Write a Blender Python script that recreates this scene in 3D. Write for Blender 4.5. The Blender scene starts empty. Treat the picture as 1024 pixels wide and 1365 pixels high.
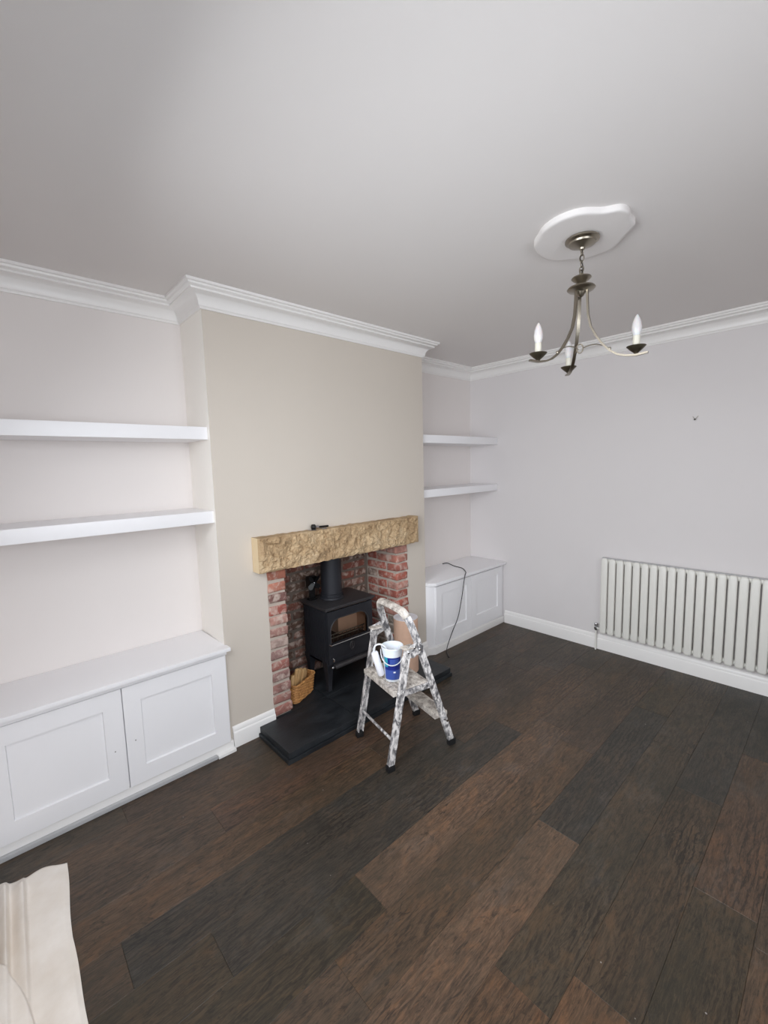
import bpy, bmesh, math, random
from mathutils import Vector, Matrix, noise
random.seed(7)
scene = bpy.context.scene
COL = scene.collection
PI = math.pi

# ------------------------------------------------------------------ camera
F = 572.62; PITCH = 0.1077; ROLL = -0.0266; YAW = 0.7423
cam_d = bpy.data.cameras.new('camera'); cam = bpy.data.objects.new('camera', cam_d); COL.objects.link(cam)
fw = Vector((math.sin(YAW)*math.cos(PITCH), math.cos(YAW)*math.cos(PITCH), -math.sin(PITCH)))
r0 = Vector((math.cos(YAW), -math.sin(YAW), 0)); u0 = r0.cross(fw)
rr = r0*math.cos(ROLL) + u0*math.sin(ROLL); uu = rr.cross(fw)
m = Matrix((rr, uu, -fw)).transposed().to_4x4(); m.translation = Vector((-0.8637, -2.2526, 1.5432))
cam.matrix_world = m
cam_d.sensor_fit = 'HORIZONTAL'; cam_d.sensor_width = 36; cam_d.lens = 36*F/1024
cam_d.clip_start = 0.02
scene.camera = cam

# ------------------------------------------------------------------ sky, window light, exposure
world = bpy.data.worlds.new('world'); scene.world = world; world.use_nodes = True
bgn = world.node_tree.nodes['Background']
bgn.inputs[0].default_value = (0.80, 0.90, 1.0, 1); bgn.inputs[1].default_value = 0.9

def area(name, loc, rot, sx, sy, power, color, spread=180):
    l = bpy.data.lights.new(name, 'AREA'); l.shape = 'RECTANGLE'; l.size = sx; l.size_y = sy
    l.energy = power; l.color = color; l.spread = math.radians(spread)
    o = bpy.data.objects.new(name, l); COL.objects.link(o); o.location = loc; o.rotation_euler = rot
    return o
area('window_daylight', (-0.25, -3.42, 1.55), (math.radians(58), 0, 0), 1.4, 1.4, 25, (0.90, 0.94, 1.0), 165)
area('side_window_daylight', (-1.20, -1.50, 1.55), (math.radians(58), 0, math.radians(-90)), 1.5, 1.3, 40, (0.93, 0.96, 1.0), 160)
scene.view_settings.view_transform = 'Standard'
scene.view_settings.look = 'None'
scene.view_settings.gamma = 1.0
scene.view_settings.exposure = 0.56
scene.view_settings.use_curve_mapping = False
scene.cycles.max_bounces = 10
scene.cycles.diffuse_bounces = 7

# ------------------------------------------------------------------ materials
def srgb(r, g, b):
    f = lambda c: (c/255/12.92) if c <= 10 else ((c/255+0.055)/1.055)**2.4
    return (f(r), f(g), f(b), 1)

class NT:
    def __init__(s, name):
        s.m = bpy.data.materials.new(name); s.m.use_nodes = True
        s.t = s.m.node_tree; s.b = s.t.nodes['Principled BSDF']
    def n(s, typ, **kw):
        o = s.t.nodes.new(typ)
        for k, v in kw.items():
            if k in ('data_type', 'blend_type', 'noise_dimensions', 'feature', 'wave_type', 'bands_direction', 'operation', 'clamp_factor'):
                setattr(o, k, v)
            else:
                o.inputs[k].default_value = v
        return o
    def l(s, a, b): s.t.links.new(a, b)
    def ramp(s, fac, stops):
        r = s.t.nodes.new('ShaderNodeValToRGB')
        while len(r.color_ramp.elements) < len(stops): r.color_ramp.elements.new(0.5)
        for e, (p, c) in zip(r.color_ramp.elements, stops):
            e.position = p; e.color = c if len(c) == 4 else (*c, 1)
        s.l(fac, r.inputs[0]); return r.outputs[0]
    def mix(s, fac, a, b, blend='MIX'):
        x = s.t.nodes.new('ShaderNodeMix'); x.data_type = 'RGBA'; x.blend_type = blend
        for sock, v in ((x.inputs[0], fac), (x.inputs[6], a), (x.inputs[7], b)):
            if isinstance(v, (int, float)): sock.default_value = v
            elif isinstance(v, tuple): sock.default_value = v
            else: s.l(v, sock)
        return x.outputs[2]
    def noise(s, scale, detail=4, rough=.55, vec=None, dist=0):
        x = s.n('ShaderNodeTexNoise', Scale=scale, Detail=detail, Roughness=rough, Distortion=dist)
        if vec is not None: s.l(vec, x.inputs['Vector'])
        return x.outputs[0]
    def coord(s, scale=(1, 1, 1), rnd=False):
        c = s.t.nodes.new('ShaderNodeTexCoord'); v = c.outputs['Object']
        if rnd:
            oi = s.t.nodes.new('ShaderNodeObjectInfo')
            ad = s.t.nodes.new('ShaderNodeVectorMath'); ad.operation = 'MULTIPLY_ADD'
            cb = s.t.nodes.new('ShaderNodeCombineXYZ')
            for k in range(3): s.l(oi.outputs['Random'], cb.inputs[k])
            s.l(cb.outputs[0], ad.inputs[0]); ad.inputs[1].default_value = (37.0, 53.0, 19.0); s.l(v, ad.inputs[2]); v = ad.outputs[0]
        mp = s.t.nodes.new('ShaderNodeMapping'); mp.inputs['Scale'].default_value = scale
        s.l(v, mp.inputs[0]); return mp.outputs[0]
    def bump(s, h, strength, dist=0.01):
        b = s.n('ShaderNodeBump', Strength=strength, Distance=dist); s.l(h, b.inputs['Height']); s.l(b.outputs[0], s.b.inputs['Normal'])

def paint(name, col, rough=.6, var=.03, bump=.05, scale=9):
    n = NT(name); v = n.coord()
    a = n.noise(scale*.25, 3, .6, v)
    c2 = tuple(max(0, x*(1-var*2)) for x in col[:3]) + (1,)
    n.l(n.mix(a, c2, col), n.b.inputs['Base Color'])
    n.b.inputs['Roughness'].default_value = rough
    n.bump(n.noise(scale*28, 3, .6, v), bump, .002)
    return n.m
M = {}
M['ceiling'] = paint('ceiling_paint', srgb(225, 221, 219), .8, .012)
M['white_wall'] = paint('alcove_wall_paint', srgb(232, 226, 223), .75, .015)
M['right_wall'] = paint('right_wall_paint', srgb(224, 220, 220), .7, .015)
M['beige'] = paint('breast_beige_paint', srgb(207, 198, 187), .75, .02)
M['trim'] = paint('white_gloss_trim', srgb(240, 238, 236), .35, .01, .03)
M['cab'] = paint('cabinet_eggshell', srgb(241, 240, 242), .4, .01, .03)
M['rad'] = paint('radiator_enamel', srgb(232, 231, 225), .35, .01, .02)
M['dirty_shade_white'] = paint('scuffed_and_shadow_white', srgb(188, 188, 190), .55, .1, .05, 20)  # grey white for the dirty floor bead and the radiator's shadow strip

def simple(name, col, rough=.5, metal=0, bump=0, bs=200, **kw):
    n = NT(name); n.b.inputs['Base Color'].default_value = col
    v = n.coord(); a = n.noise(30, 3, .6, v)
    c2 = tuple(x*.82 for x in col[:3]) + (1,)
    n.l(n.mix(a, c2, col), n.b.inputs['Base Color'])
    n.b.inputs['Roughness'].default_value = rough; n.b.inputs['Metallic'].default_value = metal
    if bump: n.bump(n.noise(bs, 3, .6, v), bump, .002)
    for k, x in kw.items(): n.b.inputs[k].default_value = x
    return n.m
M['nickel'] = simple('antique_nickel', srgb(160, 152, 138), .32, 1)
M['nickel_dark'] = simple('aged_bronze_cup', srgb(104, 98, 84), .42, 1)
M['chrome'] = simple('chrome', srgb(205, 205, 208), .16, 1)
M['bulb'] = simple('frosted_bulb', srgb(212, 210, 210), .35, 0, **{'Subsurface Weight': .3})
M['candle'] = simple('candle_sleeve', srgb(214, 210, 196), .5)
M['iron'] = simple('stove_iron', srgb(44, 45, 51), .5, .35, .25, 260)
M['iron_top'] = simple('stove_top_iron', srgb(66, 64, 66), .42, .3, .2, 260)
M['black'] = simple('black_enamel', srgb(13, 13, 14), .3, .1)
M['black_gloss'] = simple('black_gloss', srgb(10, 10, 12), .45, 0)
M['rubber'] = simple('black_rubber', srgb(22, 22, 24), .55)
M['white_plastic'] = simple('white_plastic', srgb(236, 238, 244), .35, **{'Subsurface Weight': .1})
M['roller'] = simple('roller_pile', srgb(238, 238, 244), .9, 0, .6, 500)
M['cable'] = simple('black_cable', srgb(38, 34, 36), .45)
M['roll'] = simple('brown_paper', srgb(214, 176, 152), .75, 0, .1, 60)
M['rollend'] = simple('white_roll_end', srgb(235, 232, 236), .6)
M['soot'] = simple('soot_lining', srgb(30, 27, 25), .9, 0, .4, 40)
M['kindling'] = None

def wood_stick():
    n = NT('pale_split_wood'); v = n.coord((1, 1, 1), rnd=True)
    v2 = n.coord((60, 60, 4), rnd=True)
    n.l(n.ramp(n.noise(1.5, 5, .6, v2), [(.3, srgb(176, 134, 84)), (.7, srgb(228, 192, 140))]), n.b.inputs['Base Color'])
    n.b.inputs['Roughness'].default_value = .75; n.bump(n.noise(2, 4, .6, v2), .4, .003); return n.m
M['kindling'] = wood_stick()
def wicker():
    n = NT('wicker'); v = n.coord((1, 1, 1))
    n.l(n.ramp(n.noise(60, 4, .6, v), [(.3, srgb(150, 98, 50)), (.7, srgb(214, 160, 98))]), n.b.inputs['Base Color'])
    n.b.inputs['Roughness'].default_value = .6; n.bump(n.noise(180, 4, .6, v), .4, .002); return n.m
M['wicker'] = wicker()
def stone():
    n = NT('sandstone'); v = n.coord()
    a = n.noise(7, 6, .65, v, .4); b = n.noise(60, 5, .7, v)
    c = n.ramp(a, [(.28, srgb(152, 126, 96)), (.5, srgb(186, 160, 126)), (.72, srgb(212, 190, 158))])
    c = n.mix(n.ramp(b, [(.42, (0, 0, 0)), (.62, (1, 1, 1))]), n.mix(.35, c, srgb(128, 100, 62)), c)
    n.l(c, n.b.inputs['Base Color']); n.b.inputs['Roughness'].default_value = .9
    n.bump(b, .6, .004); return n.m
M['stone'] = stone()
M['stone_end'] = paint('sawn_sandstone', srgb(224, 202, 166), .85, .06, .2, 20)
def slate():
    n = NT('black_slate'); v = n.coord((1, 2.2, 1), rnd=True)
    a = n.noise(5, 6, .65, v, .6)
    n.l(n.ramp(a, [(.3, srgb(22, 25, 29)), (.65, srgb(40, 44, 48)), (.8, srgb(66, 69, 72))]), n.b.inputs['Base Color'])
    n.l(n.ramp(a, [(.3, (.38,)*3), (.7, (.55,)*3)]), n.b.inputs['Roughness'])
    n.bump(n.noise(14, 6, .65, v), .35, .006); return n.m
M['slate'] = slate()
def objcol(name, fn):
    n = NT(name); oi = n.t.nodes.new('ShaderNodeObjectInfo'); fn(n, oi.outputs['Color'], oi); return n.m
def f_brick(n, col, oi):
    v = n.coord(rnd=True)
    a = n.noise(16, 5, .65, v); b = n.noise(45, 5, .7, v); d = n.noise(24, 6, .6, v, .5)
    c = n.mix(n.ramp(a, [(.35, (0, 0, 0)), (.65, (1, 1, 1))]), n.mix(.45, col, srgb(70, 44, 40)), col)
    c = n.mix(n.ramp(d, [(.48, (0, 0, 0)), (.66, (.7, .7, .7))]), c, srgb(205, 188, 176))
    n.l(c, n.b.inputs['Base Color']); n.b.inputs['Roughness'].default_value = .92; n.bump(b, .7, .006)
M['brick'] = objcol('clay_brick', f_brick)
M['mortar'] = paint('lime_mortar', srgb(196, 182, 170), .95, .15, .6, 30)
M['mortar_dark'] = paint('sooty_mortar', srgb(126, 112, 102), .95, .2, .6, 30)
def f_plank(n, col, oi):
    v = n.coord((3.2, 22, 1), rnd=True); g = n.coord((9, 120, 1), rnd=True); kn = n.coord((2.2, 5.5, 1), rnd=True)
    geo = n.t.nodes.new('ShaderNodeNewGeometry')
    mp = n.t.nodes.new('ShaderNodeMapping'); mp.inputs['Scale'].default_value = (1.0, 2.0, 1); n.l(geo.outputs['Position'], mp.inputs[0]); wp = mp.outputs[0]
    grain = n.noise(2.2, 9, .78, v, 2.4); knots = n.noise(3.4, 8, .74, kn, 3.2); fine = n.noise(1.8, 6, .8, g, .9)
    big = n.noise(1.5, 7, .72, wp, .3); haze = n.noise(2.6, 9, .78, wp, .3); rust = n.noise(2.9, 7, .72, kn, 1.2)
    c = n.mix(n.ramp(grain, [(.36, (0, 0, 0)), (.62, (1, 1, 1))]), n.mix(1.0, col, (.30, .31, .32, 1), 'MULTIPLY'), n.mix(1.0, col, (1.65, 1.48, 1.28, 1), 'MULTIPLY'))
    c = n.mix(n.ramp(rust, [(.50, (0, 0, 0)), (.68, (.7, .7, .7))]), c, n.mix(1.0, col, (2.2, 1.6, 1.1, 1), 'MULTIPLY'))
    c = n.mix(n.ramp(knots, [(.36, (.9, .9, .9)), (.46, (0, 0, 0))]), c, n.mix(1.0, col, (.28, .30, .30, 1), 'MULTIPLY'))
    wv = n.t.nodes.new('ShaderNodeTexWave'); wv.wave_type = 'BANDS'; wv.bands_direction = 'Y'
    for k_, x_ in (('Scale', 9.0), ('Distortion', 14.0), ('Detail', 4.0), ('Detail Scale', .9), ('Detail Roughness', .7)): wv.inputs[k_].default_value = x_
    n.l(n.coord((.45, 1.6, 1), rnd=True), wv.inputs['Vector'])
    msk = n.ramp(n.noise(1.7, 3, .6, n.coord((1, 2, 1), rnd=True)), [(.42, (0, 0, 0)), (.6, (1, 1, 1))])
    wl_ = n.ramp(wv.outputs['Fac'], [(.12, (.8, .8, .8)), (.34, (0, 0, 0))])
    mm = n.t.nodes.new('ShaderNodeMath'); mm.operation = 'MULTIPLY'; n.l(msk, mm.inputs[0]); n.l(wl_, mm.inputs[1])
    c = n.mix(mm.outputs[0], c, n.mix(1.0, col, (.30, .30, .30, 1), 'MULTIPLY'))
    c = n.mix(n.ramp(big, [(.46, (0, 0, 0)), (.62, (.65, .65, .65))]), c, n.mix(1.0, col, (.58, .66, .64, 1), 'MULTIPLY'))
    c = n.mix(n.ramp(fine, [(.50, (0, 0, 0)), (.68, (.6, .6, .6))]), c, n.mix(1.0, col, (2.3, 2.0, 1.75, 1), 'MULTIPLY'))
    c = n.mix(n.ramp(haze, [(.54, (0, 0, 0)), (.76, (.26, .26, .26))]), c, srgb(112, 110, 108))  # pale haze of floor sheen painted into the plank colour
    sp = n.t.nodes.new('ShaderNodeTexVoronoi'); sp.inputs['Scale'].default_value = 9
    n.l(n.coord((1, 1, 1), rnd=True), sp.inputs['Vector'])
    c = n.mix(n.ramp(sp.outputs['Distance'], [(.0, (1, 1, 1)), (.018, (.8, .8, .8)), (.028, (0, 0, 0))]), c, srgb(150, 146, 142))
    n.l(c, n.b.inputs['Base Color'])
    n.l(n.ramp(big, [(.3, (.40,)*3), (.7, (.52,)*3)]), n.b.inputs['Roughness'])
    n.b.inputs['Specular IOR Level'].default_value = .42
    n.bump(grain, .18, .002)
M['plank'] = objcol('dark_oak_plank', f_plank)
def alu():
    n = NT('paint_splashed_aluminium'); v = n.coord((1.25, 1.25, .6))
    a = n.noise(42, 7, .75, v, .6); b = n.noise(90, 3, .6, v)
    f = n.ramp(a, [(.43, (0, 0, 0)), (.56, (1, 1, 1))])
    n.l(n.mix(f, srgb(134, 134, 139), srgb(226, 222, 220)), n.b.inputs['Base Color'])
    inv = n.t.nodes.new('ShaderNodeInvert'); n.l(f, inv.inputs[1])
    mm = n.t.nodes.new('ShaderNodeMath'); mm.operation = 'MULTIPLY'; n.l(inv.outputs[0], mm.inputs[0]); mm.inputs[1].default_value = .75
    n.l(mm.outputs[0], n.b.inputs['Metallic'])
    n.b.inputs['Roughness'].default_value = .42; n.bump(a, .35, .003); return n.m
M['alu'] = alu()
def tread():
    n = NT('paint_caked_tread'); v = n.coord(); a = n.noise(26, 6, .7, v, .5)
    n.l(n.ramp(a, [(.35, srgb(120, 112, 106)), (.5, srgb(182, 174, 166)), (.66, srgb(222, 216, 208))]), n.b.inputs['Base Color'])
    n.b.inputs['Roughness'].default_value = .65; n.bump(a, .4, .003); return n.m
M['tread'] = tread()
def cloth():
    n = NT('cotton_dust_sheet'); v = n.coord(); a = n.noise(5, 5, .6, v)
    n.l(n.ramp(a, [(.3, srgb(226, 216, 204)), (.7, srgb(243, 237, 230))]), n.b.inputs['Base Color'])
    n.b.inputs['Roughness'].default_value = .9; n.bump(n.noise(400, 2, .5, v), .3, .001); return n.m
M['cloth'] = cloth()
def flat(name, col, rough=.4):
    n = NT(name); n.b.inputs['Base Color'].default_value = col; n.b.inputs['Roughness'].default_value = rough; return n.m
M['blue'] = flat('label_navy', srgb(22, 36, 120)); M['blue2'] = flat('label_blue', srgb(56, 78, 150)); M['teal'] = flat('label_teal', srgb(40, 150, 170)); M['white'] = flat('label_white', srgb(236, 236, 242))
M['hole'] = flat('dark_hole', srgb(84, 78, 76), .9)
M['firebrick'] = paint('fire_brick', srgb(232, 190, 160), .85, .12, .3, 20)
M['ash'] = paint('burnt_ash', srgb(96, 70, 58), .95, .25, .5, 40)
def glass():
    n = NT('stove_glass'); t = n.t
    tr = t.nodes.new('ShaderNodeBsdfTransparent'); tr.inputs[0].default_value = (.92, .9, .88, 1)
    gl = t.nodes.new('ShaderNodeBsdfGlossy'); gl.inputs['Roughness'].default_value = .05
    fr = t.nodes.new('ShaderNodeFresnel'); fr.inputs[0].default_value = 1.5
    mx = t.nodes.new('ShaderNodeMixShader'); n.l(fr.outputs[0], mx.inputs[0]); n.l(tr.outputs[0], mx.inputs[1]); n.l(gl.outputs[0], mx.inputs[2])
    n.l(mx.outputs[0], t.nodes['Material Output'].inputs[0]); return n.m
M['glass'] = glass()
def wglass():
    n = NT('window_glass'); t = n.t
    tr = t.nodes.new('ShaderNodeBsdfTransparent'); tr.inputs[0].default_value = (.97, .98, .98, 1)
    gl = t.nodes.new('ShaderNodeBsdfGlossy'); gl.inputs['Roughness'].default_value = .02
    fr = t.nodes.new('ShaderNodeFresnel'); fr.inputs[0].default_value = 1.45
    mx = t.nodes.new('ShaderNodeMixShader'); n.l(fr.outputs[0], mx.inputs[0]); n.l(tr.outputs[0], mx.inputs[1]); n.l(gl.outputs[0], mx.inputs[2])
    n.l(mx.outputs[0], t.nodes['Material Output'].inputs[0]); return n.m
M['wglass'] = wglass()

# ------------------------------------------------------------------ mesh helpers
class MB:
    def __init__(s): s.bm = bmesh.new(); s.mi = 0
    def face(s, vs):
        try: f = s.bm.faces.new(vs)
        except ValueError: return None
        f.material_index = s.mi; return f
    def box(s, x0, x1, y0, y1, z0, z1, bev=0, seg=1, mat=None):
        v = [s.bm.verts.new(p) for p in ((x0,y0,z0),(x1,y0,z0),(x1,y1,z0),(x0,y1,z0),(x0,y0,z1),(x1,y0,z1),(x1,y1,z1),(x0,y1,z1))]
        if mat is not None:
            for q in v: q.co = mat @ q.co
        fs = [s.face([v[i] for i in f]) for f in ((0,3,2,1),(4,5,6,7),(0,1,5,4),(1,2,6,5),(2,3,7,6),(3,0,4,7))]
        if bev:
            es = list({e for f in fs for e in f.edges})
            bmesh.ops.bevel(s.bm, geom=es, offset=bev, segments=seg, affect='EDGES', profile=.7)
        return s
    def prism(s, pts, z0, z1, mat=None, bev=0):
        a = [s.bm.verts.new((x, y, z0)) for x, y in pts]; b = [s.bm.verts.new((x, y, z1)) for x, y in pts]
        if mat is not None:
            for q in a+b: q.co = mat @ q.co
        fs = [s.face(a[::-1]), s.face(b)]
        n = len(pts)
        for i in range(n): fs.append(s.face([a[i], a[(i+1) % n], b[(i+1) % n], b[i]]))
        if bev: bmesh.ops.bevel(s.bm, geom=list({e for f in fs for e in f.edges}), offset=bev, segments=2, affect='EDGES', profile=.7)
        return s
    def lathe(s, prof, c=(0, 0, 0), seg=24, mat=None, cap=True):
        rings = []
        for r, z in prof:
            ring = []
            for i in range(seg):
                p = Vector((c[0]+r*math.cos(2*PI*i/seg), c[1]+r*math.sin(2*PI*i/seg), c[2]+z))
                if mat is not None: p = mat @ p
                ring.append(s.bm.verts.new(p))
            rings.append(ring)
        for a, b in zip(rings, rings[1:]):
            for i in range(seg): s.face([a[i], a[(i+1) % seg], b[(i+1) % seg], b[i]])
        if cap:
            s.face(rings[0][::-1]); s.face(rings[-1])
        return s
    def sweep(s, path, sec, up=Vector((0, 0, 1)), closed=False, scales=None):
        """sweep a closed 2-D section (list of (side, up)) along a 3-D path"""
        path = [Vector(p) for p in path]; n = len(path); rings = []
        prev = None
        for i, p in enumerate(path):
            a = path[i-1] if (i > 0 or closed) else p; b = path[(i+1) % n] if (i < n-1 or closed) else p
            t = (b-a).normalized()
            ref = up if prev is None else prev
            side = t.cross(ref)
            if side.length < 1e-4: side = t.cross(Vector((0, 1, 0)) if abs(t.y) < .9 else Vector((1, 0, 0)))
            side.normalize(); w = side.cross(t).normalized()
            prev = w
            k = scales[i] if scales else 1
            rings.append([s.bm.verts.new(p + side*x*k + w*y*k) for x, y in sec])
        m_ = len(sec)
        rng = range(n if closed else n-1)
        for i in rng:
            a, b = rings[i], rings[(i+1) % n]
            for j in range(m_): s.face([a[j], a[(j+1) % m_], b[(j+1) % m_], b[j]])
        if not closed:
            s.face(rings[0][::-1]); s.face(rings[-1])
        return s
    def tube(s, path, r, seg=8, closed=False, scales=None, up=Vector((0, 0, 1))):
        return s.sweep(path, [(r*math.cos(2*PI*k/seg), r*math.sin(2*PI*k/seg)) for k in range(seg)], up, closed, scales)
    def torus(s, c, R, r, axis=(0, 0, 1), seg=20, sy=1.0):
        ax = Vector(axis).normalized(); q = ax.to_track_quat('Z', 'Y').to_matrix()
        pts = [Vector(c)+q @ Vector((R*math.cos(2*PI*i/seg), R*sy*math.sin(2*PI*i/seg), 0)) for i in range(seg)]
        return s.tube(pts, r, 6, True, up=ax)
    def build(s, name, mats, parent=None, smooth=False, loc=None):
        me = bpy.data.meshes.new(name)
        bmesh.ops.recalc_face_normals(s.bm, faces=s.bm.faces[:])
        s.bm.to_mesh(me); s.bm.free()
        for mt in (mats if isinstance(mats, (list, tuple)) else [mats]): me.materials.append(mt)
        if smooth:
            for p in me.polygons: p.use_smooth = True
            if smooth != 'all':
                try: me.set_sharp_from_angle(angle=math.radians(38))
                except Exception: pass
        o = bpy.data.objects.new(name, me); COL.objects.link(o)
        if parent is not None: o.parent = parent
        if loc is not None: o.location = loc
        return o
def tag(o, label, cat, group=None):
    o['label'] = label; o['category'] = cat
    if group: o['group'] = group
    return o
def thing(name, label, cat, loc=(0, 0, 0), rz=0, group=None):
    o = bpy.data.objects.new(name, None); COL.objects.link(o); o.location = loc; o.rotation_euler = (0, 0, rz)
    o.empty_display_size = .05
    return tag(o, label, cat, group)
def struct(o): o['kind'] = 'structure'; return o

# ------------------------------------------------------------------ room shell
H = 2.45; W = 1.631; DL = .32; DR = .35; XL = -1.03; XR = 2.715; YF = -3.3; T = .12; OX0 = .27; OX1 = 1.41; RB = .33
fl = struct(MB().box(XL-T, XR+T, YF-T, .75, -.06, -.012).build('floor', M['hole']))
struct(MB().box(XL-T, XR+T, YF-T, .75, H, H+.1).build('ceiling', M['ceiling']))
struct(MB().box(XL, 0, DL, .75, -.012, H).build('wall_back_left', M['white_wall']))
struct(MB().box(W, XR, DR, .75, -.012, H).build('wall_back_right', M['white_wall']))
struct(MB().box(XR, XR+T, YF-T, .75, -.012, H).build('wall_right', M['right_wall']))
LY0, LY1 = -2.3, -.7
b = MB(); b.box(XL-T, XL, YF-T, LY0, -.012, H); b.box(XL-T, XL, LY1, .75, -.012, H); b.box(XL-T, XL, LY0, LY1, -.012, .88); b.box(XL-T, XL, LY0, LY1, 2.22, H)
struct(b.build('wall_left', M['white_wall']))
b = MB()
for y0, y1 in ((LY0, LY0+.06), (LY1-.06, LY1), (-1.53, -1.47)): b.box(XL-.09, XL-.03, y0, y1, .88, 2.22, .005)
b.box(XL-.09, XL-.03, LY0, LY1, .88, .94, .005); b.box(XL-.09, XL-.03, LY0, LY1, 2.16, 2.22, .005)
win2 = struct(b.build('window_2', M['trim']))
MB().box(XL-.064, XL-.058, LY0+.06, -1.53, .94, 2.16).build('pane', M['wglass'], win2)
MB().box(XL-.064, XL-.058, -1.47, LY1-.06, .94, 2.16).build('pane', M['wglass'], win2)
# front wall (behind the camera) with a window opening
WX0, WX1, WZ0, WZ1 = -1.0+.0, .5, .82, 2.25
b = MB()
b.box(XL, WX0, YF-T, YF, -.012, H); b.box(WX1, XR, YF-T, YF, -.012, H)
b.box(WX0, WX1, YF-T, YF, -.012, WZ0); b.box(WX0, WX1, YF-T, YF, WZ1, H)
struct(b.build('wall_front', M['white_wall']))
# window
b = MB()
for x0, x1 in ((WX0, WX0+.06), (WX1-.06, WX1), (-.08, -.02)): b.box(x0, x1, YF-.09, YF-.03, WZ0, WZ1, .005)
b.box(WX0, WX1, YF-.09, YF-.03, WZ0, WZ0+.06, .005); b.box(WX0, WX1, YF-.09, YF-.03, WZ1-.06, WZ1, .005)
win = struct(b.build('window_1', M['trim']))
MB().box(WX0+.06, -.08, YF-.064, YF-.058, WZ0+.06, WZ1-.06).build('pane', M['wglass'], win)
MB().box(-.02, WX1-.06, YF-.064, YF-.058, WZ0+.06, WZ1-.06).build('pane', M['wglass'], win)
MB().box(WX0-.02, WX1+.04, YF-.03, YF+.1, WZ0-.03, WZ0, .006).build('window_sill', M['trim'], win)
# chimney breast with fireplace opening
OZ = .975; CZ = 1.16
b = MB()
b.box(0, OX0, 0, .75, -.012, H)
b.box(OX1, W, 0, .75, -.012, H)
b.box(OX0, OX1, 0, .095, OZ, H)
b.box(OX0, OX1, .095, .75, CZ, H)
b.box(OX0, OX1, RB+.12, .75, -.012, CZ)
br = struct(b.build('wall_fireplace', M['beige']))
for f in br.data.polygons:
    if abs(f.normal.x) > .9 and (abs(f.center.x) < .001 or abs(f.center.x-W) < .001): f.material_index = 1
br.data.materials.append(paint('brightened_return_paint', srgb(251, 247, 240), .7, .01))  # alcove-white returns, lightened to put the light from the left into their colour
# mortar backing
b = MB()
b.box(OX0, OX0+.112, .001, RB+.11, .06, OZ); b.box(OX1-.097, OX1, .001, RB+.11, .06, OZ)
b.build('mortar', M['mortar'], br)
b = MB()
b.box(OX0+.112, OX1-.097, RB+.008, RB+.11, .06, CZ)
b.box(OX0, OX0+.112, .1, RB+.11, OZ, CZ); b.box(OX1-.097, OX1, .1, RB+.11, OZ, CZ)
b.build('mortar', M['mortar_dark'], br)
# bricks (shared meshes, own colours)
def brick_mesh(L, D, h, seed):
    b = MB(); b.box(-L/2, L/2, -D/2, D/2, -h/2, h/2, .011, 2)
    for v in b.bm.verts:
        n_ = noise.noise_vector(v.co*18+Vector((seed*7.3, 0, 0)))
        v.co += n_*.008
    o = b.build('brick', M['brick'], None, smooth='all'); me = o.data; bpy.data.objects.remove(o); return me
HH = .054; PZ = .0685
mesh_front = [brick_mesh(.120, .105, HH, i) for i in range(4)]
mesh_frontl = [brick_mesh(.118, .213, HH, i+10) for i in range(4)]
mesh_back = [brick_mesh(.213, .05, HH, i+20) for i in range(5)]
mesh_backh = [brick_mesh(.105, .05, HH, i+30) for i in range(3)]
def put_brick(me, x, y, z, col, rz=0):
    o = bpy.data.objects.new('brick', me); COL.objects.link(o); o.parent = br
    o.location = (x+random.uniform(-.003, .003), y, z); o.rotation_euler = (random.uniform(-.02, .02), random.uniform(-.02, .02), rz+random.uniform(-.02, .02))
    o.color = col; return o
pal_l = [srgb(176, 112, 92), srgb(188, 124, 104), srgb(128, 92, 86), srgb(172, 96, 84), srgb(186, 140, 128), srgb(168, 128, 118), srgb(192, 168, 158), srgb(160, 128, 122), srgb(168, 110, 100), srgb(162, 126, 120), srgb(158, 116, 108), srgb(166, 118, 108), srgb(160, 108, 98)]
pal_r = [srgb(178, 100, 84), srgb(166, 92, 78), srgb(142, 130, 118), srgb(190, 136, 122), srgb(176, 106, 92), srgb(140, 118, 106), srgb(186, 122, 106)]
pal_s = [srgb(84, 64, 54), srgb(70, 56, 48), srgb(94, 66, 56), srgb(64, 54, 46)]  # left reveal: soot-brown, with the shade of that side also in the colour
pal_b = [srgb(134, 84, 70), srgb(122, 84, 70), srgb(144, 86, 72), srgb(110, 86, 72), srgb(134, 94, 80), srgb(104, 80, 68)]
for i in range(13):
    z = .062+PZ*(i+.5)
    lc = pal_l[12-i]
    if i % 2:
        put_brick(random.choice(mesh_frontl), OX0+.059, .100, z, lc)
        put_brick(random.choice(mesh_front), OX0+.059, .268, z, random.choice(pal_s))
        put_brick(random.choice(mesh_frontl), OX1-.044, .100, z, random.choice(pal_r))
        put_brick(random.choice(mesh_front), OX1-.044, .268, z, random.choice(pal_r))
    else:
        put_brick(random.choice(mesh_front), OX0+.059, .046, z, lc)
        put_brick(random.choice(mesh_frontl), OX0+.059, .215, z, random.choice(pal_s))
        put_brick(random.choice(mesh_front), OX1-.044, .046, z, random.choice(pal_r))
        put_brick(random.choice(mesh_frontl), OX1-.044, .215, z, random.choice(pal_r))
bx0, bx1 = OX0+.125, OX1-.108
for i in range(15):
    z = .062+PZ*(i+.5); xx = bx0
    first = True
    while xx < bx1-.04:
        L = .105 if (first and i % 2) else .213
        if xx+L > bx1: L = .105
        if xx+L > bx1+.06: break
        put_brick(random.choice(mesh_back if L > .2 else mesh_backh), xx+L/2, RB+.03, z, random.choice(pal_b)); xx += L+.012; first = False

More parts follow.
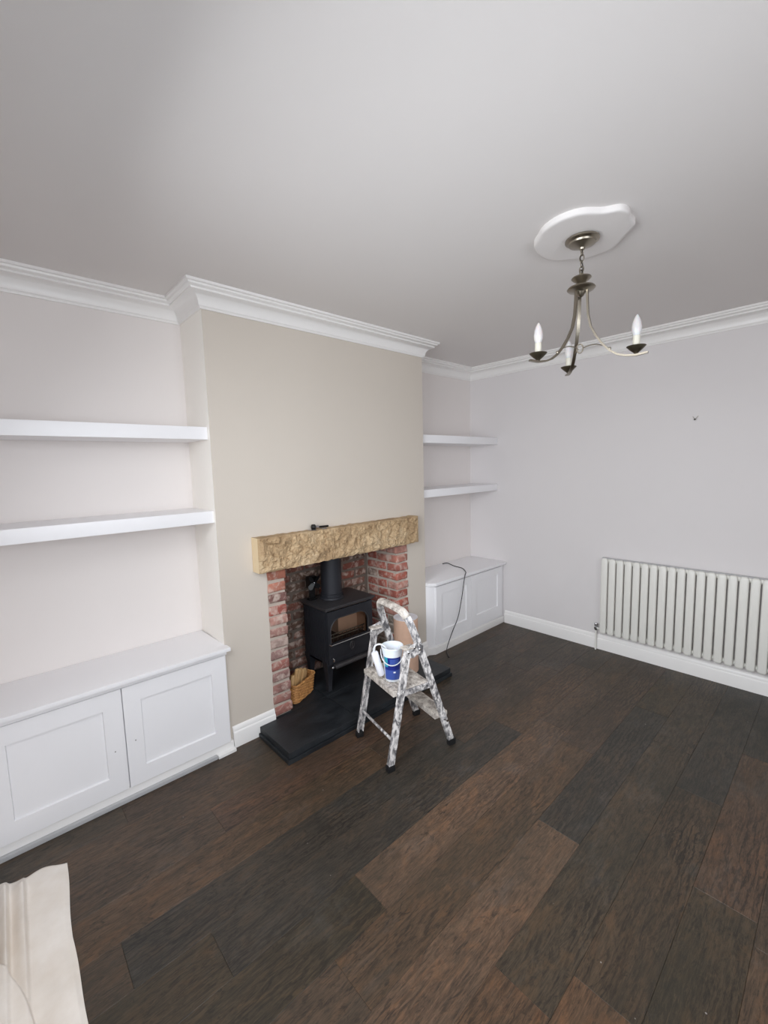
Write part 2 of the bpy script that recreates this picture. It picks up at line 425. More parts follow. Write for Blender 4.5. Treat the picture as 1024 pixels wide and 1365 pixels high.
# ---- mouldings swept round the room
def offset_poly(pts, d, closed):
    n = len(pts); out = []
    for i, p in enumerate(pts):
        p = Vector(p)
        def nrm(a, b):
            t = (Vector(b)-Vector(a)).normalized(); return Vector((t.y, -t.x))
        if closed or 0 < i < n-1:
            n1 = nrm(pts[i-1], pts[i]); n2 = nrm(pts[i], pts[(i+1) % n])
            k = (n1+n2); k = k/(1+n1.dot(n2)); out.append(p+k*d)
        elif i == 0: out.append(p+nrm(pts[0], pts[1])*d)
        else: out.append(p+nrm(pts[-2], pts[-1])*d)
    return out
def moulding(b, pts, prof, closed):
    """prof: list of (distance from wall, z); room lies to the right of the direction of travel"""
    rings = [[b.bm.verts.new((q.x, q.y, z)) for q in offset_poly(pts, d, closed)] for d, z in prof]
    n = len(pts)
    for a, c in zip(rings, rings[1:]):
        for i in range(n if closed else n-1): b.face([a[i], a[(i+1) % n], c[(i+1) % n], c[i]])
    if not closed:
        b.face([r_[0] for r_ in rings]); b.face([r_[-1] for r_ in rings][::-1])
room = [(XL, DL), (0, DL), (0, 0), (W, 0), (W, DR), (XR, DR), (XR, YF), (XL, YF)]
cor = [(0, -.106), (.010, -.106), (.012, -.098), (.018, -.093)]
cor += [(.018+.045*(1-math.cos(t)), -.093+.052*math.sin(t)) for t in [k*PI/2/7 for k in range(1, 8)]]
cor += [(.070, -.038), (.070, -.029), (.076, -.026), (.084, -.022), (.087, -.014), (.098, -.012), (.098, 0)]
b = MB(); moulding(b, room, [(d, H+z) for d, z in cor], True); struct(b.build('trim_1', M['trim'], smooth=True))
skp = [(0, 0), (.018, 0), (.018, .082), (.016, .088), (.012, .092), (.012, .100), (.008, .112), (.004, .118), (0, .12)]
def skirt(name, pts, par=None):
    b = MB(); moulding(b, pts, skp, False); return struct(b.build(name, M['trim'], smooth=True))
skirt('baseboard_breast_left', [(.012, 0), (OX0, 0)])
skirt('baseboard_breast_right', [(OX1, 0), (W+.005, 0)])
skirt('baseboard_right', [(XR, -.055), (XR, YF)])
skirt('baseboard_front', [(XR-.018, YF), (XL+.018, YF)])
skirt('baseboard_left', [(XL, YF), (XL, -.08)])

# ------------------------------------------------------------------ floor planks
PW = .178
def tone(x, y):
    rows = {}
    return None
TB = [srgb(68, 58, 50), srgb(64, 56, 49), srgb(71, 60, 50), srgb(62, 56, 49), srgb(66, 57, 48), srgb(62, 56, 50)]
DK = srgb(54, 51, 47); DG = srgb(58, 52, 43); BR = srgb(73, 61, 50); LB = srgb(83, 69, 58); RU = srgb(80, 64, 51); MB_ = srgb(70, 60, 51)
# joints along x and tone of each plank, row by row (row 0 lies at y -0.53 .. -0.71)
special = {
 -1: ([-1.03, -.25, 1.2, 2.2], [MB_, srgb(74, 60, 51), TB[3], TB[1]]),
  0: ([-1.03, .55, 1.95], [BR, TB[1], TB[3]]),
  1: ([-.68, .95, 2.1], [DK, MB_, TB[5]]),
  2: ([-.45, 1.25, 2.3], [DK, BR, TB[3]]),
  3: ([-.9, .025, 1.45], [DG, LB, MB_]),
  4: ([-.2, 1.35], [BR, TB[0]]),
  5: ([-.75, .76, 2.0], [LB, DK, DG]),
  6: ([.15, 1.7], [srgb(60, 54, 46), TB[3]]),
  7: ([-.9, .30, 1.4], [RU, srgb(62, 54, 45), DK]),
  8: ([-.4, .88, 1.9], [DG, srgb(72, 59, 49), DK]),
}
def plank(x0, x1, y0, y1, col):
    L = x1-x0; w = y1-y0
    b = MB(); b.box(-L/2+.0002, L/2-.0002, -w/2+.0002, w/2-.0002, -.012, 0, .0008, 1)
    o = b.build('floor_plank', M['plank'], fl, loc=((x0+x1)/2, (y0+y1)/2, 0)); o.color = col
yt = -.531; k = -5
rows_done = []
for k in range(-5, 20):
    y1 = -.531-PW*k; y0 = y1-PW
    if y0 < YF: y0 = YF
    if y1 <= YF+.01: break
    if y0 > DR: continue
    y1 = min(y1, DR)
    if k in special:
        js, cs = special[k]; js = list(js); cs = list(cs)
        if js[0] > XL: js = [XL]+js; cs = [ {3: MB_, 6: RU, 4: MB_, 1: MB_}.get(k, DG)]+cs
    else:
        js = [XL]; cs = [random.choice(TB)]; xx = XL+random.uniform(.4, 1.4)
        while xx < XR-.3: js.append(xx); cs.append(random.choice(TB)); xx += random.uniform(1.0, 1.6)
    js = js+[XR]
    for x0, x1, c in zip(js, js[1:], cs):
        if x1-x0 < .03: continue
        # clip against the chimney breast and alcove walls
        segs = [(x0, x1, y0, y1)]
        if y1 > 0.0:
            segs = []
            if y0 < 0: segs.append((x0, x1, y0, min(y1, 0)))
            yy0 = max(y0, 0)
            if x0 < 0: segs.append((x0, min(x1, 0), yy0, min(y1, DL)))
            if x1 > W: segs.append((max(x0, W), x1, yy0, y1))
        for (a, c2, d, e) in segs:
            if c2-a > .02 and e-d > .01: plank(a, c2, d, e, c)

# ------------------------------------------------------------------ hearth
he = thing('slate_hearth', 'low black slate hearth projecting in front of the fireplace', 'hearth', (.86, -.18, 0))
def sub(x): return x-.86
def suby(y): return y+.18
def hbox(x0, x1, y0, y1, z0, z1, name, mat, bev=.003):
    b = MB(); b.box(sub(x0), sub(x1), suby(y0), suby(y1), z0, z1, bev, 2); return b.build(name, mat, he)
hbox(.155, 1.510, -.358, -.021, .0, .024, 'base_slab', M['slate'])
hbox(.165, .627, -.350, -.021, .026, .06, 'slab', M['slate'])
hbox(.631, 1.500, -.350, -.021, .026, .06, 'slab', M['slate'])
hbox(OX0+.002, .627, -.019, RB+.0, .0, .06, 'slab', M['slate'])
hbox(.631, OX1-.002, -.019, RB+.0, .0, .06, 'slab', M['slate'])

# ------------------------------------------------------------------ stone lintel
def lintel():
    t = thing('stone_lintel', 'rough-faced buff sandstone lintel across the top of the fireplace', 'lintel', (.834, 0, .965))
    x0, x1, y0, y1, h = -.644, .644, -.078, -.001, .197
    b = MB(); nx, nz = 200, 34; bm = b.bm
    def fz(v): return v
    grid = []
    for j in range(nz+1):
        row = []
        for i in range(nx+1):
            X = x0+(x1-x0)*i/nx; Z = h*j/nz
            e = min(1, min(i, nx-i)/4, min(j, nz-j)/2.5)
            p = Vector((X*3.2, Z*6.5, 1.7)); q = Vector((X*16, Z*13, 4.1))
            d = .018*noise.noise(p*1.8)+.020*abs(noise.noise(q*.7))+.010*noise.noise(q*1.6)+.008*noise.noise(q*4)+.005*noise.noise(q*9)
            d += .010*(noise.cell(Vector((X*14+noise.noise(q)*2, Z*16+X*8, 0)))-.5)*.9
            wv = .003*noise.noise(Vector((X*9, j*.0, 3)))
            row.append(bm.verts.new((X, y0-e*(.004+d)+(1-e)*.004, Z+(wv+.004*noise.noise(Vector((X*30, 0, 9))))*(1 if j in (0, nz) else 0))))
        grid.append(row)
    for j in range(nz):
        for i in range(nx): b.face([grid[j][i], grid[j][i+1], grid[j+1][i+1], grid[j+1][i]])
    # back, top, bottom
    def back(v): return bm.verts.new((v.co.x, y1, v.co.z))
    top = [back(v) for v in grid[-1]]; bot = [back(v) for v in grid[0]]
    for i in range(nx):
        b.face([grid[-1][i], grid[-1][i+1], top[i+1], top[i]]); b.face([grid[0][i+1], grid[0][i], bot[i], bot[i+1]])
        b.face([top[i], top[i+1], bot[i+1], bot[i]])
    b.mi = 1
    lb = [bm.verts.new(v.co) for v in (top[0], bot[0])]; rb_ = [bm.verts.new(v.co) for v in (top[-1], bot[-1])]
    b.face([lb[1]]+[r_[0] for r_ in grid]+[lb[0]])
    b.face([rb_[0]]+[r_[-1] for r_ in grid][::-1]+[rb_[1]])
    b.build('block', [M['stone'], M['stone_end']], t)
lintel()

# ------------------------------------------------------------------ cabinets, worktops, shelves
def shaker_door(par, x0, x1, z0, z1, yf, st, hole=None, th=.018, ang=0):
    """frame with a recessed panel, front face at yf"""
    b = MB()
    ix0, ix1, iz0, iz1 = st
    def ring(x0, x1, z0, z1, y): return [b.bm.verts.new(p) for p in ((x0, y, z0), (x1, y, z0), (x1, y, z1), (x0, y, z1))]
    o = ring(x0, x1, z0, z1, yf); ob = ring(x0, x1, z0, z1, yf+th); i = ring(ix0, ix1, iz0, iz1, yf)
    i2 = ring(ix0+.003, ix1-.003, iz0+.003, iz1-.003, yf+.010)
    for k in range(4):
        l = (k+1) % 4
        b.face([o[k], o[l], i[l], i[k]]); b.face([i[k], i[l], i2[l], i2[k]]); b.face([o[l], o[k], ob[k], ob[l]])
    b.face(ob[::-1])
    b.face(i2)
    d = b.build('door', M['cab'], par)
    b = MB(); b.box(ix0+.004, ix1-.004, yf+.0085, yf+.0098, iz0+.004, iz1-.004); b.build('door_panel', M['cab'], d)
    return d
lc = thing('alcove_cabinet', 'wide white two-door shaker cabinet in the left alcove', 'cabinet', (0, 0, 0))
b = MB(); b.box(XL+.002, -.003, -.012, DL-.002, .056, .573); b.build('carcass', M['cab'], lc)
d = shaker_door(lc, -.985, -.5025, .060, .553, -.031, (-.910, -.577, .144, .472))
MB().lathe([(.0025, 0), (.0025, .0012)], seg=10, mat=Matrix.Translation((-.545, -.031, .265)) @ Matrix.Rotation(PI/2, 4, 'X')).build('screw_hole', M['hole'], d)
d = shaker_door(lc, -.4975, -.012, .060, .553, -.031, (-.425, -.088, .142, .472))
MB().lathe([(.0025, 0), (.0025, .0012)], seg=10, mat=Matrix.Translation((-.46, -.031, .282)) @ Matrix.Rotation(PI/2, 4, 'X')).build('screw_hole', M['hole'], d)
b = MB(); b.box(XL+.002, -.986, -.030, -.0125, .056, .573, .001); b.box(-.984, -.003, -.030, -.0125, .555, .573); b.build('face_frame', M['cab'], lc)
b = MB(); b.box(XL+.02, .008, -.024, -.001, .0, .055, .002); b.build('plinth', M['trim'], lc)
b = MB(); b.box(XL+.02, -.09, -.042, -.0245, .0, .020, .004, 2); b.build('floor_bead', M['dirty_shade_white'], lc)
b = MB(); b.box(-.088, .010, -.048, -.0245, .0, .016, .002, 2); b.build('floor_bead', M['trim'], lc)
wt = MB(); wt.prism([(XL+.002, DL-.002), (XL+.002, -.056), (.012, -.056), (.012, -.003), (-.003, -.003), (-.003, DL-.002)], .577, .598, bev=.005)
tag(wt.build('worktop', M['cab'], smooth=True), 'long white worktop on the left alcove cabinet', 'worktop')
rc = thing('alcove_cabinet', 'narrower white two-door cabinet in the right alcove beside the bare wall', 'cabinet', (0, 0, 0))
b = MB(); b.prism([(W+.003, DR-.002), (W+.003, -.002), (1.692, -.030), (XR-.003, -.030), (XR-.003, DR-.002)], .060, .573, bev=.003); b.build('carcass', M['cab'], rc, smooth=True)
shaker_door(rc, 1.706, 2.180, .085, .560, -.047, (1.772, 2.108, .185, .495))
shaker_door(rc, 2.184, 2.668, .085, .560, -.047, (2.252, 2.594, .185, .495))
b = MB(); b.prism([(W+.003, DR-.01), (W+.003, -.010), (1.690, -.048), (XR-.004, -.048), (XR-.004, DR-.01)], .0, .058, bev=.004); b.build('plinth', M['trim'], rc, smooth=True)
b = MB(); b.prism([(W+.003, DR-.002), (W+.003, -.026), (1.688, -.066), (XR-.003, -.066), (XR-.003, DR-.002)], .575, .600, bev=.007)
tag(b.build('worktop', M['cab'], smooth=True), 'short white worktop under the black cable in the right alcove', 'worktop')
for (x0, x1, y0, y1, z0, z1, lab) in [
    (XL+.001, -.001, .026, DL-.001, 1.702, 1.766, 'upper of the two thick white shelves in the left alcove'),
    (XL+.001, -.001, .016, DL-.001, 1.266, 1.329, 'lower of the two thick white shelves in the left alcove'),
    (W+.001, XR-.001, .034, DR-.001, 1.712, 1.776, 'upper of the two white shelves in the right alcove'),
    (W+.001, XR-.001, .034, DR-.001, 1.279, 1.341, 'lower of the two white shelves in the right alcove')]:
    b = MB(); b.box(x0, x1, y0, y1, z0, z1, .003, 2); tag(b.build('floating_shelf', M['cab'], smooth=True), lab, 'shelf')
# paint chip on the worktop
# ------------------------------------------------------------------ radiator
ra = thing('column_radiator', 'long white column radiator low on the right wall', 'radiator', (XR, -.95, 0))
XF = -.08
def colm():
    b = MB(); pts = []
    for k in range(24):
        a = 2*PI*k/24; c_, s_ = math.cos(a), math.sin(a)
        pts.append((XF+.016+.016*math.copysign(abs(c_)**.6, c_), .0242*math.copysign(abs(s_)**.45, s_)))
    n = len(pts); rings = []
    for z, sc in ((.158, .55), (.164, .85), (.174, 1), (.754, 1), (.764, .85), (.770, .55)):
        rings.append([b.bm.verts.new((XF+.016+(x-XF-.016)*sc, y*sc, z)) for x, y in pts])
    for a, c in zip(rings, rings[1:]):
        for i in range(n): b.face([a[i], a[(i+1) % n], c[(i+1) % n], c[i]])
    b.face(rings[0][::-1]); b.face(rings[-1])
    return b.build('column', M['rad'], ra, smooth=True)
c0 = colm(); NC = 26; SP = .0567
c0.location = (0, -.028, 0)
for i in range(1, NC):
    c = c0.copy(); COL.objects.link(c); c.location = (0, -.028-SP*i, 0)
LR = SP*NC
for z in (.748, .182):
    b = MB(); b.tube([(XF+.040, -.004, z), (XF+.040, -LR+.004, z)], .017, 12, up=Vector((0, 0, 1))); b.build('header_pipe', M['rad'], ra, smooth=True)
b = MB(); b.box(XF+.034, XF+.056, -LR, 0, .766, .772, .001); b.build('header_shadow_strip', M['nickel'] if False else M['dirty_shade_white'], ra)  # thin grey strip standing in for the shadow along the back header
for y in (-.2, -1.2):
    b = MB(); b.box(XF+.056, -.001, y-.015, y+.015, .70, .75, .002); b.build('bracket', M['rad'], ra)
b = MB(); b.tube([(XF+.040, -.005, .182), (XF+.040, .034, .182)], .009, 10); b.tube([(XF+.040, .034, .17), (XF+.040, .034, .0)], .0065, 10); b.build('tail_pipe', M['rad'], ra, smooth=True)
b = MB(); b.lathe([(.010, 0), (.013, .004), (.013, .02), (.009, .024), (.009, .032), (.013, .034), (.015, .05), (.012, .058), (.004, .060)], (XF+.040, .034, .165), 14)
b.tube([(XF+.02, .034, .185), (XF+.062, .034, .185)], .009, 10)
b.build('valve', M['chrome'], ra, smooth=True)

# ------------------------------------------------------------------ ceiling rose
cx, cy = .978, -1.463
ROSE = [(0.903, -1.296), (0.846, -1.346), (0.806, -1.391), (0.786, -1.463), (0.805, -1.534), (0.86, -1.586), (0.889, -1.634), (0.93, -1.648), (0.987, -1.64), (1.043, -1.635), (1.095, -1.586), (1.148, -1.536), (1.176, -1.498), (1.178, -1.445), (1.174, -1.398), (1.122, -1.338), (1.085, -1.291), (1.005, -1.276)]
def rose():
    # outline measured on the ceiling plane, scalloped and longer on one diagonal
    pts = ROSE
    P = [Vector((x, y, 0)) for x, y in pts]; n0 = len(P); out = []
    for i in range(n0):
        a, b_, c_, d_ = P[i-1], P[i], P[(i+1) % n0], P[(i+2) % n0]
        for k in range(5):
            t = k/5; out.append(.5*((2*b_)+(c_-a)*t+(2*a-5*b_+4*c_-d_)*t*t+(3*b_-a-3*c_+d_)*t**3))
    ctr = sum(out, Vector())/len(out)
    b = MB(); rings = []
    for dd, z in ((0, 0), (0, -.016), (.002, -.020), (.006, -.022), (.016, -.0225)):
        rings.append([b.bm.verts.new((p.x-(p-ctr).normalized().x*dd, p.y-(p-ctr).normalized().y*dd, H+z)) for p in out])
    n = len(out)
    for a, c in zip(rings, rings[1:]):
        for i in range(n): b.face([a[i], a[(i+1) % n], c[(i+1) % n], c[i]])
    b.face(rings[-1]); b.face(rings[0][::-1])
    tag(b.build('ceiling_rose', M['ceiling'], smooth=True), 'white scalloped plaster rose on the ceiling above the chandelier', 'ceiling rose')
rose()

# ------------------------------------------------------------------ chandelier
ch = thing('chandelier', 'brushed nickel three-arm chandelier with candle bulbs hanging from the ceiling', 'chandelier', (cx, cy, H))
def zz(z): return z-H
b = MB(); b.lathe([(.060, zz(2.4252)), (.064, zz(2.422)), (.064, zz(2.416)), (.052, zz(2.410)), (.050, zz(2.404)), (.030, zz(2.396)), (.012, zz(2.390)), (.010, zz(2.384))], seg=32); b.build('canopy', M['nickel'], ch, smooth=True)
for i, z in enumerate((2.374, 2.352, 2.330, 2.308)):
    b = MB(); b.torus((0, 0, zz(z)), .0085, .0022, (1, 0, 0) if i % 2 else (0, 1, 0), 16, 1.0 if False else 1.55)
    b.build('chain_link', M['nickel'], ch, smooth=True)
b = MB(); b.torus((0, 0, zz(2.292)), .014, .0028, (0, 1, 0), 16, 1); b.tube([(-.018, 0, zz(2.282)), (-.012, 0, zz(2.288)), (.012, 0, zz(2.288)), (.018, 0, zz(2.282))], .003, 6)
b.build('hanging_loop', M['nickel'], ch, smooth=True)
b = MB(); b.tube([(.006, 0, zz(2.385)), (-.006, .004, zz(2.35)), (.006, -.004, zz(2.32)), (0, 0, zz(2.285))], .002, 6); b.build('flex', M['cable'], ch, smooth=True)
b = MB(); b.lathe([(.006, zz(2.292)), (.010, zz(2.284)), (.036, zz(2.278)), (.038, zz(2.274)), (.030, zz(2.266)), (.018, zz(2.258)), (.012, zz(2.250)), (.014, zz(2.246)), (.050, zz(2.240)), (.054, zz(2.234)), (.048, zz(2.228)), (.020, zz(2.222)), (.016, zz(2.216)), (.010, zz(2.206)), (.002, zz(2.200))], seg=32); b.build('hub', M['nickel'], ch, smooth=True)
prof = [(.024, 2.228), (.025, 2.19), (.029, 2.13), (.040, 2.08), (.060, 2.04), (.084, 2.004), (.112, 1.972), (.140, 1.952), (.168, 1.942), (.205, 1.937), (.245, 1.941)]
b = MB(); b.torus((0, 0, zz(2.0)), .012, .0026, (.919, .394, 0), 16, 1.5); b.build('centre_ring', M['nickel'], ch, smooth=True)
for az in (-84, 156, 36):
    a = math.radians(az); dx, dy = math.cos(a), math.sin(a)
    b = MB(); b.sweep([(r_*dx, r_*dy, zz(z)) for r_, z in prof], [(-.0065, -.0035), (.0065, -.0035), (.0065, .0035), (-.0065, .0035)], up=Vector((dx, dy, 0)))
    arm = b.build('arm', M['nickel'], ch, smooth=True)
    R_ = .205; X, Y = R_*dx, R_*dy
    b = MB(); b.lathe([(.006, zz(1.938)), (.008, zz(1.945)), (.020, zz(1.955)), (.033, zz(1.968)), (.034, zz(1.970)), (.028, zz(1.9675)), (.010, zz(1.962))], (X, Y, 0), 24); b.build('drip_cup', M['nickel_dark'], ch, smooth=True)
    b = MB(); b.lathe([(.0125, zz(1.962)), (.0125, zz(2.008)), (.010, zz(2.010))], (X, Y, 0), 20); b.build('candle_sleeve', M['candle'], ch, smooth=True)
    b = MB(); b.lathe([(.0115, zz(2.009)), (.0165, zz(2.024)), (.0172, zz(2.040)), (.0145, zz(2.058)), (.009, zz(2.074)), (.004, zz(2.083)), (.001, zz(2.086))], (X, Y, 0), 20); b.build('candle_bulb', M['bulb'], ch, smooth=True)
    # thin arched rod from the centre ring to the arm, with a ball end
    b = MB(); pts = []
    for k in range(9):
        t = k/8; pts.append(((.012+.100*t)*dx, (.012+.100*t)*dy, zz(2.0+.012*math.sin(t*PI*.8)-.028*t*t)))
    b.tube(pts, .0022, 6)
    e = pts[-1]; b.lathe([(.001, -.006), (.005, -.004), (.006, 0), (.005, .004), (.001, .006)], e, 10)
    b.build('stay_rod', M['nickel'], ch, smooth=True)

# ------------------------------------------------------------------ wood-burning stove
SX, SY, SZ = .862, .135, .06
st = thing('wood_stove', 'black cast-iron wood-burning stove standing in the brick fireplace', 'stove', (SX, SY, SZ))
def L(x, y, z): return (x-SX, y-SY, z-SZ)
x0, x1, y0, y1, z0, z1 = .668, 1.056, .004, .268, .245, .612
def sbox(name, a0, a1, b0, b1, c0_, c1, mat, bev=0, par=None):
    b = MB(); p = L(a0, b0, c0_); q = L(a1, b1, c1); b.box(p[0], q[0], p[1], q[1], p[2], q[2], bev, 2)
    return b.build(name, mat, par or st, smooth=True)
b = MB()
def bb(a0, a1, b0, b1, c0_, c1, bev=0):
    p = L(a0, b0, c0_); q = L(a1, b1, c1); b.box(p[0], q[0], p[1], q[1], p[2], q[2], bev, 2)
bb(x0, x0+.012, y0, y1, z0, z1); bb(x1-.012, x1, y0, y1, z0, z1); bb(x0, x1, y1-.012, y1, z0, z1); bb(x0, x1, y0, y1, z0, z0+.012)
k = y0+.014
while k < y1-.012:                                   # vertical fluting on both sides
    bb(x0-.006, x0, k, k+.010, z0+.015, z1-.008, .002); bb(x1, x1+.006, k, k+.010, z0+.015, z1-.008, .002); k += .0175
b.build('body', M['iron'], st)
b = MB(); p = L(x0-.012, y0-.018, z1); q = L(x1+.012, y1+.012, z1+.012); b.box(p[0], q[0], p[1], q[1], p[2], q[2], .005, 2)
p = L(x0-.020, y0-.028, z1+.012); q = L(x1+.020, y1+.016, z1+.024); b.box(p[0], q[0], p[1], q[1], p[2], q[2], .005, 2)
b.build('top_plate', M['iron_top'], st, smooth=True)
# liner
b = MB(); bb(x1-.030, x1-.013, y0+.03, y1-.02, z0+.02, z1-.02); b.build('side_brick', M['firebrick'], st)
b = MB(); bb(x0+.013, x0+.03, y0+.03, y1-.02, z0+.02, z1-.02); bb(x0+.031, x1-.201, y1-.03, y1-.013, z0+.02, z1-.02); b.build('fire_lining', M['soot'], st)
b = MB(); bb(x1-.200, x1-.031, y0+.125, y1-.013, z0+.02, z1-.06); b.build('fire_brick', M['firebrick'], st)  # added block turned to the door to catch light for the bright patch
b = MB()
bb(x0+.031, x1-.201, y0+.03, y1-.032, z0+.013, .375); bb(x1-.201, x1-.031, y0+.03, y0+.124, z0+.013, .37); ashm = b.build('ash_bed', M['ash'], st)
# door with an arched window
def door():
    dx0, dx1, dz0, dz1 = x0+.004, x1-.004, .285, .604
    wx0, wx1, wz0, wz1, rc_ = .690, 1.012, .388, .552, .080
    inner = [(wx0, wz0), (wx1, wz0)]
    N = 8
    for k in range(N+1): a = PI/2*k/N; inner.append((wx1-rc_+rc_*math.cos(a), wz1-rc_+rc_*math.sin(a)+0))
    for k in range(N+1): a = PI/2+PI/2*k/N; inner.append((wx0+rc_+rc_*math.cos(a), wz1-rc_+rc_*math.sin(a)))
    outer = [(dx0, dz0), (dx1, dz0)]
    for k in range(N+1): outer.append((dx1, dz1-(1-k/N)*(dz1-wz1+rc_)) if k < N/2 else ((dx1-(k-N/2)/(N/2)*rc_, dz1)))
    for k in range(N+1): outer.append((dx0+rc_*(1-k/(N/2)), dz1) if k <= N/2 else (dx0, dz1-(k-N/2)/(N/2)*(dz1-wz1+rc_)))
    b = MB(); yf, yb = -.012, .003
    def mk(pts, y): return [b.bm.verts.new(L(x, y, z)) for x, z in pts]
    o, i, ob, ib = mk(outer, yf), mk(inner, yf), mk(outer, yb), mk(inner, yb)
    n = len(inner)
    for k in range(n):
        l = (k+1) % n
        b.face([o[k], o[l], i[l], i[k]]); b.face([i[k], i[l], ib[l], ib[k]]); b.face([o[l], o[k], ob[k], ob[l]]); b.face([ob[l], ob[k], ib[k], ib[l]])
    d = b.build('door', M['iron'], st)
    b = MB(); b.tube([L(x, yf-.002, z) for x, z in inner[1:]+inner[:1]], .0035, 6, up=Vector((0, 1, 0))); b.build('window_bead', M['iron_top'], d, smooth=True)
    b = MB(); pts = [L(x, .000, z) for x, z in inner]; vs = [b.bm.verts.new(p) for p in pts]; b.face(vs)
    b.build('glass', M['glass'], d)
    b = MB(); b.tube([L(wx0-.010, yf+.002, .388), L(wx0-.006, yf-.016, .386), L(wx1+.004, yf-.016, .386), L(wx1+.010, yf+.002, .388)], .0045, 8); b.build('nickel_rail', M['chrome'], d, smooth=True)
    # oval air control in the lower door, framed loop
    b = MB(); b.torus(L(.862, yf-.004, .335), .016, .0032, (0, 1, 0), 20, 1.7); b.tube([L(.862, yf-.004, .358), L(.858, yf-.007, .335), L(.862, yf-.004, .312)], .003, 6)
    b.build('air_control', M['iron_top'], d, smooth=True)
door()
b = MB()
for k in range(9):                                   # bars of the log guard behind the glass
    X = .715+.036*k; b.tube([L(X, .045, .375), L(X, .04, .425)], .003, 6)
b.tube([L(.705, .040, .425), L(1.018, .040, .425)], .004, 8); b.tube([L(.705, .043, .400), L(1.018, .043, .400)], .004, 8)
b.build('log_guard', M['nickel'], st, smooth=True)
sbox('lower_panel', x0+.004, x1-.004, -.008, .004, .247, .283, M['iron'], .003)
b = MB(); b.prism([(0, 0), (.034, 0), (.034, .012), (.024, .022), (0, .022)], 0, .31, mat=Matrix.Translation(L(.708, -.004, .222)) @ Matrix(((0, 0, 1, 0), (-1, 0, 0, 0), (0, 1, 0, 0), (0, 0, 0, 1))), bev=.003); b.build('ash_lip', M['iron_top'], st, smooth=True)
b = MB(); b.lathe([(.0035, 0), (.004, .006), (.010, .012), (.010, .02), (.006, .024)], seg=12, mat=Matrix.Translation(L(.690, -.008, .232)) @ Matrix.Rotation(PI/2, 4, 'X')); b.build('riddling_knob', M['chrome'], st, smooth=True)
for X, Z in ((.690, .296), (1.000, .296), (1.032, .300)):
    b = MB(); b.tube([L(X, -.012, Z), L(X, -.030, Z), L(X+.006, -.034, Z-.008), L(X+.006, -.034, Z-.020)], .0040, 8); b.build('catch', M['chrome'], st, smooth=True)
for sx in (0, 1):
    for sy in (0, 1):
        cxx = x0+.024 if sx == 0 else x1-.024; cyy = y0+.026 if sy == 0 else y1-.026
        b = MB(); rings = []
        for z, w, off in ((.262, .030, 0), (.235, .027, 0), (.19, .020, .0), (.13, .016, -.002), (.085, .0145, -.006), (.0605, .016, -.008)):
            ox = off if sx == 0 else -off; oy = off if sy == 0 else -off
            c_ = L(cxx+ox, cyy+oy, z); rings.append([b.bm.verts.new((c_[0]+a*w, c_[1]+e*w, c_[2])) for a, e in ((-1, -1), (1, -1), (1, 1), (-1, 1))])
        for r1, r2 in zip(rings, rings[1:]):
            for i in range(4): b.face([r1[i], r1[(i+1) % 4], r2[(i+1) % 4], r2[i]])
        b.face(rings[0]); b.face(rings[-1][::-1])
        b.build('leg', M['iron'], st)
c_ = L(.838, .165, 0)
b = MB(); b.lathe([(.086, .636-SZ), (.088, .640-SZ), (.084, .650-SZ), (.078, .654-SZ), (.078, .672-SZ), (.073, .676-SZ), (.072, .70-SZ), (.072, 1.158-SZ)], (c_[0], c_[1], 0), 32); b.build('flue_pipe', M['iron'], st, smooth=True)

# stove-top fan
fa = thing('stove_fan', 'small black heat fan standing on top of the stove beside the flue', 'fan', (.712, .225, .636))
b = MB(); b.prism([(-.030, -.022), (.030, -.022), (.030, .022), (-.030, .022)], 0, .010, bev=.002)
b.prism([(-.022, -.008), (.022, -.008), (.020, .008), (-.020, .008)], .008, .085, bev=.002)
b.build('base', M['black'], fa)
for k in range(5):
    b = MB(); b.prism([(-.026+.013*k-.0018, -.026), (-.026+.013*k+.0018, -.026), (-.026+.013*k+.0018, .026), (-.026+.013*k-.0018, .026)], .085, .165, bev=.0008); b.build('cooling_fin', M['black'], fa)
b = MB(); b.lathe([(.003, 0), (.006, .003), (.006, .010), (.002, .014)], seg=14, mat=Matrix.Translation((0, -.027, .125)) @ Matrix.Rotation(PI/2, 4, 'X')); b.build('hub', M['chrome'], fa, smooth=True)
for k in range(4):
    b = MB(); rot = Matrix.Translation((0, -.038, .125)) @ Matrix.Rotation(PI/4+k*PI/2, 4, 'Y') @ Matrix.Rotation(.45, 4, 'X')
    pts = [(.0, -.007), (.02, -.016), (.045, -.020), (.056, -.010), (.058, .006), (.046, .016), (.02, .012), (0, .006)]
    b.prism([(x, y) for x, y in pts], -.0008, .0008, mat=rot @ Matrix.Rotation(PI/2, 4, 'X')); b.build('blade', M['black_gloss'], fa)

# ------------------------------------------------------------------ wicker basket with kindling
BA = math.radians(24)
bk = thing('wicker_basket', 'small wicker basket of kindling at the foot of the left brick pier', 'basket', (.508, .110, .061), BA)
BX, BY, BH = .098, .048, .122
def rim(t, grow=0, z=0, wob=0):
    """rounded rectangle perimeter"""
    r_ = .022; hx, hy = BX+grow, BY+grow
    segs = [(hx-r_, hy-r_, 0), (-hx+r_, hy-r_, PI/2), (-hx+r_, -hy+r_, PI), (hx-r_, -hy+r_, 3*PI/2)]
    k = t*4; i = int(k) % 4; f = k-int(k)
    sx, sy, a0 = segs[i]
    if f < .25: a = a0+f/.25*PI/2; return (sx+(r_+wob)*math.cos(a), sy+(r_+wob)*math.sin(a), z)
    nx, ny, a1 = segs[(i+1) % 4]; g = (f-.25)/.75; ca, sa = math.cos(a0+PI/2), math.sin(a0+PI/2)
    return (sx+(nx-sx)*g+(r_+wob)*ca, sy+(ny-sy)*g+(r_+wob)*sa, z)
b = MB()
NS = 28
